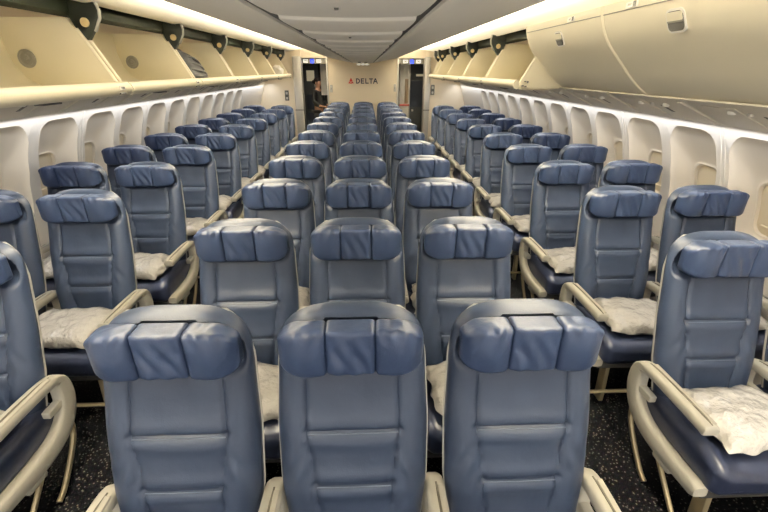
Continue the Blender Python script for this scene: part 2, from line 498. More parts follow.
def make_cushion():
    bm = bmesh.new()
    def fn(q, d):
        x, y, z = q
        fy = (y+.38)/.25
        if d.z > -.2:
            z += .012*sstep(.15, .22, abs(x))-.010*math.exp(-(x/.14)**2)
            z -= .012*math.exp(-((abs(x)-.135)/.007)**2)*.6
            z += .010*math.exp(-((y+.52)/.07)**2)
        if fy < -.2: z -= .012*(-fy-.2)**2
        return Vector((x, y, z))
    rbox(bm, (0, -.385, .375), (.238, .245, .072), .050, 22, fn)
    return bm

def arm_section(path, hw, hs, bm, seg_round=.3):
    """sweep a rounded-rect section along a y,z path; hw half width in x, hs list of half thickness"""
    pts = [Vector((0, p[0], p[1])) for p in path]; rings = []
    for i, p in enumerate(pts):
        d = (pts[min(i+1, len(pts)-1)]-pts[max(i-1, 0)]).normalized()
        nrm = Vector((0, -d.z, d.y)); h = hs[i]
        ring = []
        for k in range(14):
            a = 2*PI*k/14; ca, sa = math.cos(a), math.sin(a)
            ex = .55
            ring.append(bm.verts.new(p+Vector((math.copysign(abs(ca)**ex, ca)*hw, 0, 0))+nrm*(math.copysign(abs(sa)**ex, sa)*h)))
        rings.append(ring)
    for A, B in zip(rings, rings[1:]):
        for k in range(14): bm.faces.new((A[k], A[(k+1) % 14], B[(k+1) % 14], B[k]))
    bm.faces.new(rings[0]); bm.faces.new(list(reversed(rings[-1])))

def make_arm():
    bm = bmesh.new()
    key = [(-.135, .545), (-.122, .50), (-.128, .43), (-.165, .36), (-.235, .315), (-.33, .295), (-.47, .295), (-.60, .305)]
    P = [(v.y, v.z) for v in smooth_path([(0, a, b) for a, b in key], 5)]
    n = len(P); hs = [.036+.012*math.sin(PI*min(1, i/(n-1)*1.1)) for i in range(n)]
    hs[-1] *= .6; hs[0] = .03
    arm_section(P, .029, hs, bm)
    return bm
def make_arm_top():
    bm = bmesh.new()
    key = [(-.118, .540), (-.15, .562), (-.22, .570), (-.36, .572), (-.50, .570), (-.545, .566)]
    P = [(v.y, v.z) for v in smooth_path([(0, a, b) for a, b in key], 5)]
    n = len(P); hs = [.020+.006*sstep(0, .6, i/(n-1)) for i in range(n)]
    hs[0] = .014; hs[-1] = .016
    arm_section(P, .031, hs, bm)
    return bm

mesh_cache = {}
def part(name, key, make, m, parent, loc=None, angle=38):
    if key not in mesh_cache:
        o = obj(name, make(), m, parent, loc, angle); mesh_cache[key] = o.data; return o
    o = bpy.data.objects.new(name, mesh_cache[key]); C.objects.link(o); o.parent = parent
    if loc: o.location = loc
    return o

def arm(parent, x):
    a = part('armrest', 'arm', make_arm, 'arm', parent, (x, 0, 0))
    part('arm_pad', 'arm_top', make_arm_top, 'arm', a)
    def groove():
        bm = bmesh.new()
        tube(bm, [(.003, -.165, .586), (.003, -.22, .5945), (.003, -.36, .5985), (.003, -.50, .5965), (.003, -.535, .590)], .0045, 6)
        return bm
    part('pad_groove', 'groove', groove, 'arm_line', a)
    def inlay():
        bm = bmesh.new(); rbox(bm, (.015, -.355, .5925), (.010, .175, .006), .004, 4); return bm
    part('pad_inlay', 'inlay', inlay, 'arm_pad', a)
    def knob():
        bm = bmesh.new(); rbox(bm, (0, -.405, .255), (.020, .055, .030), .014, 6); return bm
    part('recline_button_housing', 'knob', knob, 'arm', a)
    def hinge():
        bm = bmesh.new(); rbox(bm, (0, -.19, .445), (.018, .055, .017), .006, 4); return bm
    part('hinge_bracket', 'hinge', hinge, 'arm', a)

def make_seat(name, label, arms, legs=(-.15,), group=None):
    t = thing(name, label, 'seat', group=group)
    b = part('backrest', 'back', make_backrest, 'leather', t, angle=60)
    for zz in (.808, .635):
        def hs():
            bm = bmesh.new()
            xv = interp(XV, zz)-.004
            tube(bm, [(xv*k/8, back_y(zz-.006)-(.052+.0005*(64-k*k)/8*.4+(.010 if zz < .7 else .0065)), zz-.006) for k in range(-8, 9)], .0019, 6)
            return bm
        part('stitched_seam', 'hseam%d' % (zz*1000), hs, 'stitch', b)
    part('back_shell', 'shell', make_shell, 'shell', t, angle=50)
    h = part('headrest', 'hc', lambda: head_pad(0, .0695, 1.095, .073, -.113, .036, 0), 'leather_head', t, angle=60)
    part('side_pad', 'hl', lambda: head_pad(-.1385, .0700, 1.093, .0765, -.113, .037, -1), 'leather_head', h, angle=60)
    part('side_pad', 'hr', lambda: head_pad(.1385, .0700, 1.093, .0765, -.113, .037, 1), 'leather_head', h, angle=60)
    def slot():
        return bbox(-.075, .075, -.060, -.012, 1.115, 1.122, .0015)
    part('headrest_bracket', 'slot', slot, 'dark', h)
    part('seat_cushion', 'cush', make_cushion, 'leather_seat', t, angle=60)
    def pan():
        return bbox(-.245, .245, -.60, -.12, .265, .315, .012)
    part('seat_pan', 'pan', pan, 'black_metal', t)
    for x in arms: arm(t, x)
    def leg():
        bm = bmesh.new()
        prism(bm, [(-.56, .27), (-.50, .27), (-.515, .05), (-.515, 0), (-.575, 0), (-.575, .05)], 'x', -.012, .012)
        bevel(bm, .004, 2)
        return bm
    def rear():
        bm = bmesh.new(); tube(bm, smooth_path([(0, -.12, .28), (0, -.135, .22), (0, -.19, .14), (0, -.28, .045), (0, -.33, .016)], 5), .012, 8); return bm
    def strut():
        bm = bmesh.new(); tube(bm, smooth_path([(0, -.28, .28), (0, -.34, .22), (0, -.46, .10), (0, -.53, .035), (0, -.56, .016)], 5), .011, 8); return bm
    for x in legs:
        part('leg', 'leg', leg, 'leg', t, (x, 0, 0))
        part('leg_brace', 'rear', rear, 'leg', t, (x*1.5, 0, 0))
        part('leg_strut', 'strut', strut, 'leg', t, (x*1.5, 0, 0))
    def bar():
        bm = bmesh.new(); tube(bm, [(-.262, -.585, .085), (.262, -.585, .085)], .011, 8); return bm
    part('baggage_bar', 'bar', bar, 'leg', t)
    return t

def make_pillow(seed):
    bm = bmesh.new(); N = 30
    rnd = random.Random(seed); ph = [rnd.uniform(0, 6) for _ in range(6)]
    G = {}
    for side in (1, -1):
        for i in range(N+1):
            for j in range(N+1):
                u, v = -1+2*i/N, -1+2*j/N
                ed = (max(0, 1-abs(u)**2.6)*max(0, 1-abs(v)**2.6))**.5
                w = 1+.03*math.sin(v*5+ph[0])+.02*math.sin(v*11+ph[1])
                l = 1+.04*math.sin(u*4+ph[2])+.02*math.sin(u*13+ph[3])
                x, y = u*.215*w*(1-.04*v*v), v*.158*l*(1-.05*u*u)
                nz = noise.noise(Vector((x*13+seed, y*13, side)))*.010+noise.noise(Vector((x*34, y*34+seed, side*2)))*.005
                z = side*ed**.8*.058+nz*min(1, ed*2)+(.008*math.sin(u*9+ph[4])+.006*math.sin(v*10+ph[5]))*(1-ed)
                if side < 0: z *= .7
                G[side, i, j] = bm.verts.new((x, y, z))
        for i in range(N):
            for j in range(N): bm.faces.new((G[side, i, j], G[side, i+1, j], G[side, i+1, j+1], G[side, i, j+1]))
    bmesh.ops.remove_doubles(bm, verts=bm.verts, dist=3e-3)
    return bm

ORD = ['nearest', 'second', 'third', 'fourth', 'fifth', 'sixth', 'seventh', 'eighth', 'ninth', 'tenth', 'eleventh', 'farthest']
def ordw(k, n): return 'nearest' if k == 0 else ('farthest' if k == n-1 else ORD[k])
SX, PY = .525, .79
YC0, YD0, XA, XWN = 1.09, 1.65, 1.600, 2.138
NCR, NDR = 12, 10
pil_mesh = []
for i in range(4):
    o = obj('wrapped_pillow', make_pillow(i*3+1), 'pillow', angle=60); pil_mesh.append(o.data); bpy.data.objects.remove(o)
def pillow(x, y, label, k, group):
    o = bpy.data.objects.new('wrapped_pillow', pil_mesh[k % 4]); C.objects.link(o)
    rnd = random.Random(k*17+3)
    o.location = (x+rnd.uniform(-.02, .02), y-.41+rnd.uniform(-.02, .02), .497)
    o.rotation_euler = (rnd.uniform(.06, .14), rnd.uniform(-.04, .04), rnd.uniform(-.10, .10))
    return tag(o, label, 'pillow', group)

protos = {}
def seat(kind, loc, label, arms, legs, group):
    if kind not in protos:
        t = make_seat('airline_seat', label, arms, legs, group); t.location = loc; protos[kind] = t
        return t
    return dup(protos[kind], loc, label, group)
pc = 0
for k in range(NCR):
    y = YC0+PY*k; w = ordw(k, NCR)
    for j, pos, arms, legs in ((-1, 'left', (-.2625,), (-.17,)), (0, 'middle', (-.2625, .2625), ()), (1, 'right', (.2625,), (.17,))):
        seat('c'+pos, (SX*j, y, 0), 'blue leather %s seat of the three in the %s row of the centre block' % (pos, w), arms, legs, 'seats in the centre block')
        if k >= 1:
            pc += 1
            pillow(SX*j, y, 'white plastic-wrapped pillow on the %s seat of the %s centre row' % (pos, w), pc, 'pillows on the centre seats')
for s, side in ((-1, 'left'), (1, 'right')):
    for k in range(NDR):
        y = YD0+PY*k; w = ordw(k, NDR)
        seat('a'+side, (s*XA, y, 0), 'blue leather aisle seat in the %s pair of seats along the %s aisle' % (w, side), (-s*.252, s*.268), (-s*.155,), 'aisle seats of the %s pairs' % side)
        pc += 1
        pillow(s*(XA+.02), y, 'white plastic-wrapped pillow on the aisle seat of the %s %s-hand pair' % (w, side), pc, 'pillows on the %s pairs' % side)
        if k >= 0:
            seat('w'+side, (s*XWN, y, 0), 'blue leather window seat in the %s pair of seats beside the %s wall' % (w, side), (s*.262,), (s*.05,), 'window seats of the %s pairs' % side)
            if k < 8:
                pc += 1
                pillow(s*XWN, y, 'white plastic-wrapped pillow on the window seat of the %s %s-hand pair' % (w, side), pc, 'pillows on the %s pairs' % side)

# ------------------------------------------------------------------ overhead bins
def open_bin(s, y0, y1, label):
    o_ = BS[s]; X = lambda x: s*(x+o_)
    t = thing('overhead_bin', label, 'overhead bin', (X(1.5), (y0+y1)/2, 1.66), 0, 'open overhead bins on the %s' % ('left' if s < 0 else 'right'))
    T = Vector(t.location)
    def ob(name, bm, m, par=t, angle=38):
        bmesh.ops.translate(bm, verts=bm.verts, vec=-T)
        return obj(name, bm, m, par, angle=angle)
    g = .016
    pr = [(1.515, 1.668), (1.56, 1.656), (1.66, 1.650), (1.78, 1.650), (1.92, 1.662), (2.03, 1.695), (2.12, 1.75), (2.18, 1.83), (2.21, 1.95), (2.215, 2.105)]
    bm = bmesh.new(); sheet(bm, [(X(x), z) for x, z in pr], .010*s, 'y', y0+g, y1-g)
    ob('bucket', bm, 'bin_in')
    bm = bmesh.new()
    lp = [(1.500, 1.735), (1.512, 1.740), (1.526, 1.735), (1.532, 1.715), (1.532, 1.680), (1.53, 1.662), (1.515, 1.657), (1.496, 1.664), (1.482, 1.680), (1.477, 1.700), (1.486, 1.722)]
    prism(bm, [(X(x), z) for x, z in lp], 'y', y0+.006, y1-.006)
    lip = ob('lip', bm, 'bin', angle=60)
    poly = [(1.520, 1.668), (1.60, 1.655), (1.78, 1.652), (1.92, 1.664), (2.03, 1.697), (2.12, 1.752), (2.18, 1.83), (2.21, 1.95), (2.215, 2.108), (1.775, 2.108), (1.70, 1.985), (1.555, 1.715)]
    for yy in (y0+g, y1-g-.022):
        bm = bmesh.new(); prism(bm, [(X(x), z) for x, z in poly], 'y', yy, yy+.022); bevel(bm, .003, 2)
        e = ob('end_panel', bm, 'bin_in')
        bm = bmesh.new(); tube(bm, [(X(x-.004), yy+.011, z) for x, z in ((1.535, 1.675), (1.555, 1.715), (1.70, 1.985), (1.735, 2.045))], .0125, 8)
        ob('edge_trim', bm, 'bin', e)
    if y1-y0 > 1:
        bm = bmesh.new(); lathe(bm, [(.055, 0), (.055, -.006), (.050, -.010), (.042, -.010), (.038, -.006), (.022, -.006), (.020, -.014), (.008, -.016), (.004, -.010)], (X(2.08), y1-g-.022, 1.875), 'y', 24)
        if s < 0: hub = ob('pivot_hub', bm, 'grey', e)
        ym = (y0+y1)/2
        bm = bbox(min(X(1.575), X(1.63)), max(X(1.575), X(1.63)), ym-.07, ym+.07, 1.640, 1.653, .004)
        ob('latch_handle', bm, 'slot', lip)
        bm = bmesh.new()
        ya = y1-.13
        rbox(bm, (X(1.4775), ya, 1.705), (.004, .03, .013), .003, 3)
        pl = ob('row_placard', bm, 'white', lip)
        bm = bmesh.new()
        for q in (-.016, -.002, .012): box(bm, X(1.4725)-.0012, X(1.4725)+.0012, ya+q-.004, ya+q+.005, 1.700, 1.711)
        ob('placard_mark', bm, 'slot', pl)
        bm = bmesh.new(); rbox(bm, (X(1.487), ya+.01, 1.672), (.008, .035, .006), .004, 3)
        ob('placard_slot', bm, 'slot', lip)
    return t

def bracket(s, y, label):
    o_ = BS[s]; X = lambda x: s*(x+o_)
    t = thing('bin_bracket', label, 'bracket', (X(1.70), y, 2.20), 0, 'bin brackets on the %s' % ('left' if s < 0 else 'right'))
    T = Vector(t.location)
    bm = bmesh.new()
    poly = [(1.60, 2.215), (1.585, 2.15), (1.59, 2.11), (1.635, 2.035), (1.675, 1.985), (1.70, 1.985), (1.745, 2.065), (1.765, 2.13), (1.81, 2.215)]
    prism(bm, [(X(x), z) for x, z in poly], 'y', y-.018, y+.018); bevel(bm, .004, 2)
    bmesh.ops.translate(bm, verts=bm.verts, vec=-T); obj('plate', bm, 'dark', t)
    bm = bmesh.new(); tube(bm, [(X(x-.003), y, z) for x, z in poly[0:4]], .012, 8)
    bmesh.ops.translate(bm, verts=bm.verts, vec=-T); obj('edge_trim', bm, 'grey', t)
    bm = bmesh.new(); lathe(bm, [(.027, 0), (.027, -.008), (.023, -.012), (.009, -.012), (.007, -.006)], (X(1.672), y-.018, 2.083), 'y', 20)
    bmesh.ops.translate(bm, verts=bm.verts, vec=-T); obj('bolt', bm, 'brass', t)

LB = [.44, 1.755, 3.07, 4.385, 5.70, 7.015, 8.33, 9.645]
names = [None, 'nearest open cream overhead bin on the left, cut by the photo edge', 'second open overhead bin on the left, next to the one cut by the photo edge', 'open overhead bin on the left holding the black bag', 'fourth open overhead bin on the left, just past the black bag', 'fifth open overhead bin on the left, last but one of the row', 'last open overhead bin on the left holding the white cloth']
for i in range(1, 7):
    open_bin(-1, LB[i], LB[i+1], names[i])
bn = [None, None, 'large black bin bracket with brass bolt, nearest on the left', 'second black bin bracket on the left, right before the black bag', 'third black bin bracket on the left, just past the black bag', 'fourth black bin bracket on the left', 'fifth black bin bracket on the left, before the white cloth', 'last black bin bracket on the left, by the partition']
for i in range(2, 8): bracket(-1, LB[i], bn[i])
RB = [4.18, 5.49, 6.80, 8.11, 9.42, 9.95]
rn = ['open cream overhead bin on the right, next to the closed doors', 'second open overhead bin on the right past the closed doors', 'third open overhead bin on the right past the closed doors', 'fourth open overhead bin on the right past the closed doors', 'short last open overhead bin on the right, by the partition']
for i in range(5): open_bin(1, RB[i], RB[i+1], rn[i])
bn = ['nearest black bin bracket on the right, by the open bin beside the closed doors', 'second black bin bracket on the right', 'third black bin bracket on the right', 'fourth black bin bracket on the right', 'last black bin bracket on the right, by the partition']
for i in range(1, 6): bracket(1, RB[i], bn[i-1])

CP = [(1.507, 2.180), (1.512, 2.14), (1.529, 2.085), (1.560, 2.02), (1.600, 1.965), (1.66, 1.903), (1.72, 1.843), (1.776, 1.785), (1.85, 1.723), (1.921, 1.678), (1.96, 1.664)]
CPs = [(v.x, v.z) for v in smooth_path([(a, 0, b) for a, b in CP], 4)]
def closed_bin(y0, y1, label):
    t = thing('overhead_bin', label, 'overhead bin', (1.55, (y0+y1)/2, 1.66), 0, 'closed overhead bins on the right')
    T = Vector(t.location)
    def ob(name, bm, m, par=t, angle=38):
        bmesh.ops.translate(bm, verts=bm.verts, vec=-T); return obj(name, bm, m, par, angle=angle)
    bm = bmesh.new(); sheet(bm, CPs, .014, 'y', y0+.007, y1-.007)
    d = ob('door', bm, 'bin', angle=40)
    bm = bmesh.new(); prism(bm, [(x+.015, z) for x, z in CPs[::2]]+[(2.2, 1.68), (2.2, 2.18)], 'y', y0+.02, y1-.02); ob('bin_body', bm, 'bin_in')
    # edge bead along the seam
    for yy in (y0+.007, y1-.007):
        bm = bmesh.new(); tube(bm, [(x-.001, yy, z) for x, z in CPs[::2]], .006, 6); ob('door_edge_bead', bm, 'bin', d)
    # header strip line
    bm = bmesh.new(); tube(bm, [(1.5135, y0+.01, 2.130), (1.5135, y1-.01, 2.130)], .003, 6); ob('header_groove', bm, 'grey', d)
    yc = (y0+y1)/2
    # handle: bezel, recess, paddle (on the sloped face at z ~2.04)
    c = Vector((1.549, yc, 2.042)); tdir = Vector((-.42, 0, .91)).normalized(); ndir = Vector((-.91, 0, -.42)).normalized()
    def plate(hw, hh, dep, off, r, cz=0):
        bm = bmesh.new()
        o2 = rr(hw, hh, r, 0, cz, 4, 5)
        A = [bm.verts.new(c+Vector((0, 1, 0))*a+tdir*b+ndir*(off+dep)) for a, b in o2]
        B = [bm.verts.new(c+Vector((0, 1, 0))*a+tdir*b+ndir*(off-.02)) for a, b in o2]
        bm.faces.new(A); bm.faces.new(list(reversed(B))); ring_faces(bm, A, B); return bm
    hz_ = ob('handle_bezel', plate(.066, .056, .006, .0, .03), 'white', d)
    ob('handle_recess', plate(.056, .046, .008, .0, .024), 'slot', hz_)
    ob('paddle', plate(.054, .021, .011, .0, .010, .022), 'bin', hz_)
    ob('paddle_shade', plate(.054, .004, .012, .0, .002, -.001), 'grey', hz_)
    # placard
    ya = y0+(.42 if y0 > 2 else 1.0)
    bm = bmesh.new(); rbox(bm, (1.5085, ya, 2.150), (.004, .055, .016), .003, 3); p = ob('row_placard', bm, 'white', d)
    bm = bmesh.new(); rbox(bm, (1.5035, ya-.03, 2.152), (.002, .013, .013), .0018, 3)
    ob('placard_symbol', bm, 'slot', p)
    bm = bmesh.new()
    for q in (.0, .012, .024): box(bm, 1.5035, 1.5050, ya+q, ya+q+.007, 2.145, 2.157)
    ob('placard_mark', bm, 'grey', p)
closed_bin(1.56, 2.87, 'nearest closed cream overhead bin on the right, at the photo edge')
closed_bin(2.87, 4.18, 'closed cream overhead bin on the right, beside the first open bin')
closed_bin(.25, 1.56, 'closed cream overhead bin on the right, above the camera position')
# latch marks on the dropped end panel
t = thing('bin_latch', 'dark latch hardware on the end of the first open right bin', 'latch', (1.55, 4.19, 1.70))
for dx, dz, w, h in ((-.01, -.012, .014, .006), (.02, -.018, .010, .006), (.035, .02, .008, .010), (.012, .026, .010, .005)):
    bm = bmesh.new(); rbox(bm, (dx, -.006, dz), (w, .006, h), .004, 3); obj('catch', bm, 'slot', t)

# passenger service panels under the bins
for s, side in ((-1, 'left'), (1, 'right')):
    for k in range(11):
        y0 = .95+.79*k; y1 = y0+.785
        a = (1.90, 1.668) if s > 0 else (1.97, 1.662)
        A, B = Vector((s*a[0], 0, a[1])), Vector((s*2.252, 0, 1.513))
        d = (B-A); L = d.length; d.normalize(); nrm = Vector((-s*abs(d.z), 0, -abs(d.x)))
        P = lambda u, y, h=0: A+d*(u*L)+Vector((0, y, 0))+nrm*h
        lab = '%s shaded service panel under the %s overhead bins' % (('nearest' if k == 0 else ORD[k]) if k < 10 else 'farthest', side)
        t = thing('service_panel', lab, 'service panel', P(.5, (y0+y1)/2), 0, 'service panels on the %s' % side)
        T = Vector(t.location)
        def slab(u0, u1, ya, yb, h0, h1):
            bm = bmesh.new()
            vs = [bm.verts.new(P(u, y, h)-T) for u in (u0, u1) for y in (ya, yb) for h in (h0, h1)]
            for f in ((0, 1, 3, 2), (4, 6, 7, 5), (0, 4, 5, 1), (2, 3, 7, 6), (0, 2, 6, 4), (1, 5, 7, 3)): bm.faces.new([vs[i] for i in f])
            bevel(bm, .003, 2); return bm
        obj('panel', slab(0, 1.0, y0, y1, -.012, 0), 'psu', t)
        obj('ridge', slab(.08, .92, y0+.02, y0+.055, -.001, .010), 'psu', t)
        obj('vent_slot', slab(.35, .62, y0+.30, y0+.335, -.001, .0015), 'slot', t)
        obj('oxygen_door', slab(.15, .85, y0+.44, y0+.68, -.001, .006), 'psu', t)
        for q in (.12, .38):
            bm = bmesh.new(); c = P(.28, y0+.12+q, .004)-T; rbox(bm, c, (.018, .018, .014), .011, 5); obj('reading_light', bm, 'white', t)
        bm = bmesh.new(); c = P(.3, y0+.39, .004)-T; rbox(bm, c, (.014, .014, .012), .009, 5); obj('air_nozzle', bm, 'silver', t)

# ------------------------------------------------------------------ things in the bins
def in_bin_bag():
    t = thing('duffel_bag', 'black ribbed bag standing in the third open bin on the left', 'bag', (-1.84, 4.72, 1.667))
    def place(x, y, z):
        k = (y+.26)/.52
        f = 1-.42*max(0, k)**2.4                              # the top falls away towards the far end
        return Vector((x-.10*(z/.33)**2, y, z*f))
    bm = bmesh.new()
    def fn(q, d):
        x, y, z = place(*q)
        n = .010*math.sin(z*75)*(1 if d.x > .2 or d.y > .2 else 0)
        x += .010*noise.noise(Vector((x*14, y*14, z*14)))+n*.6
        y += .012*noise.noise(Vector((x*12, y*12+4, z*12)))+n*.5
        return Vector((x, y, z))
    rbox(bm, (0, 0, .165), (.215, .26, .165), .07, 20, fn); obj('bag_body', bm, 'bag', t, angle=60)
    for z in (.09, .15, .21, .27):
        bm = bmesh.new(); tube(bm, smooth_path([place(*p) for p in ((.205, -.18, z), (.222, -.05, z), (.222, .12, z), (.19, .225, z), (.08, .262, z))], 5), .011, 6); obj('rib', bm, 'strap', t)
    bm = bmesh.new(); tube(bm, smooth_path([place(*p) for p in ((.20, -.20, .20), (.17, -.14, .315), (.05, .0, .345), (-.05, .14, .34))], 6), .018, 8); obj('strap', bm, 'strap', t)
    bm = bmesh.new(); rbox(bm, place(.17, .10, .30), (.035, .05, .02), .015, 6); obj('buckle', bm, 'grey', t)
    bm = bmesh.new(); rbox(bm, place(.215, .16, .045), (.012, .05, .016), .008, 5); obj('tag_plate', bm, 'silver', t)
in_bin_bag()
def cloth(label, name, m, loc, sz, seed):
    bm = bmesh.new()
    def fn(q, d):
        n = Vector((noise.noise(q*14+Vector((seed, 0, 0))), noise.noise(q*14+Vector((0, seed, 0))), noise.noise(q*14+Vector((0, 0, seed)))))
        return q+n*.028
    rbox(bm, (0, 0, sz[2]), sz, min(sz)*.8, 12, fn)
    return tag(obj(name, bm, m, None, loc, 60), label, 'cloth')
cloth('crumpled white cloth in the last open bin on the left', 'folded_cloth', 'white_cloth', (-1.76, 9.42, 1.672), (.11, .10, .11), 3)
cloth('orange-brown bundle behind the white cloth in the last left bin', 'cloth_bundle', 'orange', (-1.96, 9.40, 1.68), (.07, .10, .14), 8)

# ------------------------------------------------------------------ bulkhead details
t = thing('bulkhead_sign', 'red triangle emblem with dark spaced capitals on the cream bulkhead', 'sign', (-.27, YF, 1.53))
def tri(pts, m):
    bm = bmesh.new(); prism(bm, [(x*.84-.012, z*.84) for x, z in pts], 'y', -.008, 0); return obj('emblem', bm, m, t)
tri([(0, .155), (-.045, .062), (.0, .042)], 'red'); tri([(0, .155), (.0, .042), (.045, .062)], 'red2')
tri([(-.050, .052), (-.076, 0), (.0, .032)], 'red'); tri([(.050, .052), (.0, .032), (.076, 0)], 'red2')
tri([(-.062, -.002), (.0, .024), (.062, -.002)], 'red')
H = .112
def stroke(bm, pts, w=.022):
    for (a, b) in zip(pts, pts[1:]):
        a, b = Vector(a), Vector(b); d = (b-a).normalized(); n = Vector((-d.y, d.x))*w/2; e = d*w/2*.0
        prism(bm, [tuple(a+n-e), tuple(a-n-e), tuple(b-n+e), tuple(b+n+e)], 'y', -.006, 0)
w2 = .011
glyph = {
 'D': [[(w2, 0), (w2, H)], [(w2, H-w2), (.045, H-w2), (.072, H-.03), (.084, H*.5), (.072, .03), (.045, w2), (w2, w2)]],
 'E': [[(w2, 0), (w2, H)], [(w2, H-w2), (.078, H-w2)], [(w2, H/2), (.070, H/2)], [(w2, w2), (.078, w2)]],
 'L': [[(w2, 0), (w2, H)], [(w2, w2), (.075, w2)]],
 'T': [[(.045, 0), (.045, H)], [(0, H-w2), (.090, H-w2)]],
 'A': [[(.004, 0), (.050, H)], [(.096, 0), (.050, H)], [(.028, .045), (.072, .045)]],
}
for ch, x in zip('DELTA', (.105, .215, .318, .405, .500)):
    bm = bmesh.new()
    for st in glyph[ch]: stroke(bm, st)
    obj('letter', bm, 'ink', t, (x, 0, 0))
# ceiling fixture over the bulkhead
t = thing('ceiling_fixture', 'small white light box under the ceiling at the bulkhead top', 'light fixture', (0, YF-.16, 1.955))
obj('housing', bbox(-.15, .15, -.05, .05, -.05, 0, .012, 3), 'white', t)
for x in (-.09, 0, .09):
    bm = bmesh.new(); rbox(bm, (x, -.055, -.026), (.028, .012, .014), .010, 5); obj('lamp_lens', bm, 'lit_white', t)
for x, n_ in ((-.06, 'left'), (.06, 'right')):
    bm = bmesh.new(); lathe(bm, [(.03, 0), (.03, -.012), (.02, -.018)], (x, 8.6, CZ-.008), 'z', 16)
    tag(obj('ceiling_spot', bm, 'slot'), 'dark round spot in the ceiling before the bulkhead, %s of two' % n_, 'ceiling spot')
for y, lab in ((1.15, 'dark slot fixture in the central ceiling, nearest the camera'), (2.12, 'dark slot fixture in the central ceiling, second from the camera')):
    tag(obj('ceiling_spot', bbox(-.022, -.010, y, y+.008, CZ-.016, CZ-.006, .002), 'slot'), lab, 'ceiling spot')
# placards and latch plates
for x, z, side in ((-1.77, 1.27, 'left'), (1.615, 1.40, 'right')):
    t = thing('wall_placard', 'small dark placard with pale symbols on the %s partition' % side, 'placard', (x, YF-.01, z))
    obj('plate', bbox(-.045, .045, -.008, .008, -.11, .11, .004), 'slot', t)
    bm = bmesh.new()
    for zz in (-.06, .05): rbox(bm, (0, -.010, zz), (.022, .003, .026), .0025, 3)
    obj('symbol', bm, 'silver', t)
for x, z, side in ((-.74, 1.42, 'left'), (.735, 1.44, 'right')):
    t = thing('curtain_latch', 'small grey latch plate at the %s edge of the bulkhead' % side, 'latch', (x, YF-.006, z))
    obj('plate', bbox(-.03, .03, -.006, .006, -.08, .08, .004), 'silver', t)
    obj('knob', bbox(-.012, .012, -.02, -.006, -.02, .02, .004), 'grey', t)
# signs over the doorways
for x0, x1, xs, side in ((-1.385, -.835, -1.155, 'left'), (.815, 1.40, 1.125, 'right')):
    t = thing('exit_sign', 'lit blue sign between white plates over the %s doorway' % side, 'sign', ((x0+x1)/2, YF+.12, 2.0))
    xo = xs-(x0+x1)/2
    obj('backing', bbox(x0-(x0+x1)/2+.005, x1-(x0+x1)/2-.005, -.015, .03, -.055, .058, .006), 'grey', t)
    bm = bmesh.new(); rbox(bm, (xo, -.022, -.004), (.042, .010, .042), .009, 5); obj('sign_face', bm, 'blue_sign', t)
    for dx in (-.15, .15):
        bm = bmesh.new(); rbox(bm, (xo+dx, -.020, 0), (.055, .007, .036), .005, 4); p = obj('plate', bm, 'lit_white', t)
        bm = bmesh.new(); box(bm, xo+dx-.03, xo+dx+.03, -.030, -.027, -.008, .008); obj('plate_mark', bm, 'slot', p)

# ------------------------------------------------------------------ beyond the doorways
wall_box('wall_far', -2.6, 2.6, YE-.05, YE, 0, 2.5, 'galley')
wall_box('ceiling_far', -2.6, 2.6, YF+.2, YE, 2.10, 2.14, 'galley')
# left: dark galley units, lit panel, person; right: pale cabinet and dark seats
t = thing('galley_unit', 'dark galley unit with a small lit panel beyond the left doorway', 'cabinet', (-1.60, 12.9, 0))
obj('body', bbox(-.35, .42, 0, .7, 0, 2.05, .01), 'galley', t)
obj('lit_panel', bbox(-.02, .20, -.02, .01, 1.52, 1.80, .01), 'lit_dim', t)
bm = bmesh.new(); lathe(bm, [(.06, 0), (.06, -.015), (.03, -.02)], (.24, 0, 1.40), 'y', 16); obj('round_gauge', bm, 'grey', t)
for z in (.25, .75): obj('door_panel', bbox(-.05, .36, -.015, .005, z, z+.42, .01), 'navy', t)
obj('top_rail', bbox(-.1, .42, -.02, .0, 1.90, 1.95, .005), 'slot', t)
t = thing('white_curtain', 'short white curtain hanging inside the left doorway beside the bulkhead edge', 'curtain', (-.955, 10.9, 0))
bm = bmesh.new()
cpts = [(-.07+.17*k/40, .015*math.sin(k*1.1)) for k in range(41)]
prism(bm, cpts+[(a, b+.008) for a, b in reversed(cpts)], 'z', 1.25, 2.05); obj('drape', bm, 'white_cloth', t)
bm = bmesh.new(); tube(bm, [(-.09, 0, 2.06), (.12, 0, 2.06)], .012); obj('rail', bm, 'silver', t)
t = thing('dark_curtain', 'narrow dark curtain beside the white one beyond the left doorway', 'curtain', (-1.18, 12.5, 0))
bm = bmesh.new(); cpts = [(-.07+.14*k/20, .018*math.sin(k*1.3)) for k in range(21)]
prism(bm, cpts+[(a, b+.008) for a, b in reversed(cpts)], 'z', .2, 2.05); obj('drape', bm, 'black_cloth', t)
t = thing('galley_cabinet', 'pale galley cabinet with brown inset just inside the right doorway', 'cabinet', (1.02, 11.0, 0))
obj('body', bbox(-.13, .10, 0, .5, 0, 2.05, .01), 'white', t)
obj('brown_inset', bbox(0.0, .09, -.01, .01, 1.05, 1.62, .005), 'brown', t)
obj('red_rail', bbox(-.13, .12, -.03, -.005, 1.00, 1.04, .005), 'red2', t)
obj('steel_frame', bbox(.10, .13, -.02, .5, 0, 2.05, .006), 'silver', t)
obj('lower_door', bbox(-.11, .08, -.012, .005, .15, .93, .006), 'white', t)
t = thing('galley_trolley', 'dark cabinet with pale bar and white knob beyond the right doorway', 'cabinet', (1.52, 12.6, 0))
obj('body', bbox(-.25, .30, 0, .6, 0, 2.05, .01), 'galley', t)
obj('bar', bbox(-.05, .25, -.03, .0, 1.66, 1.72, .008), 'lit_dim', t)
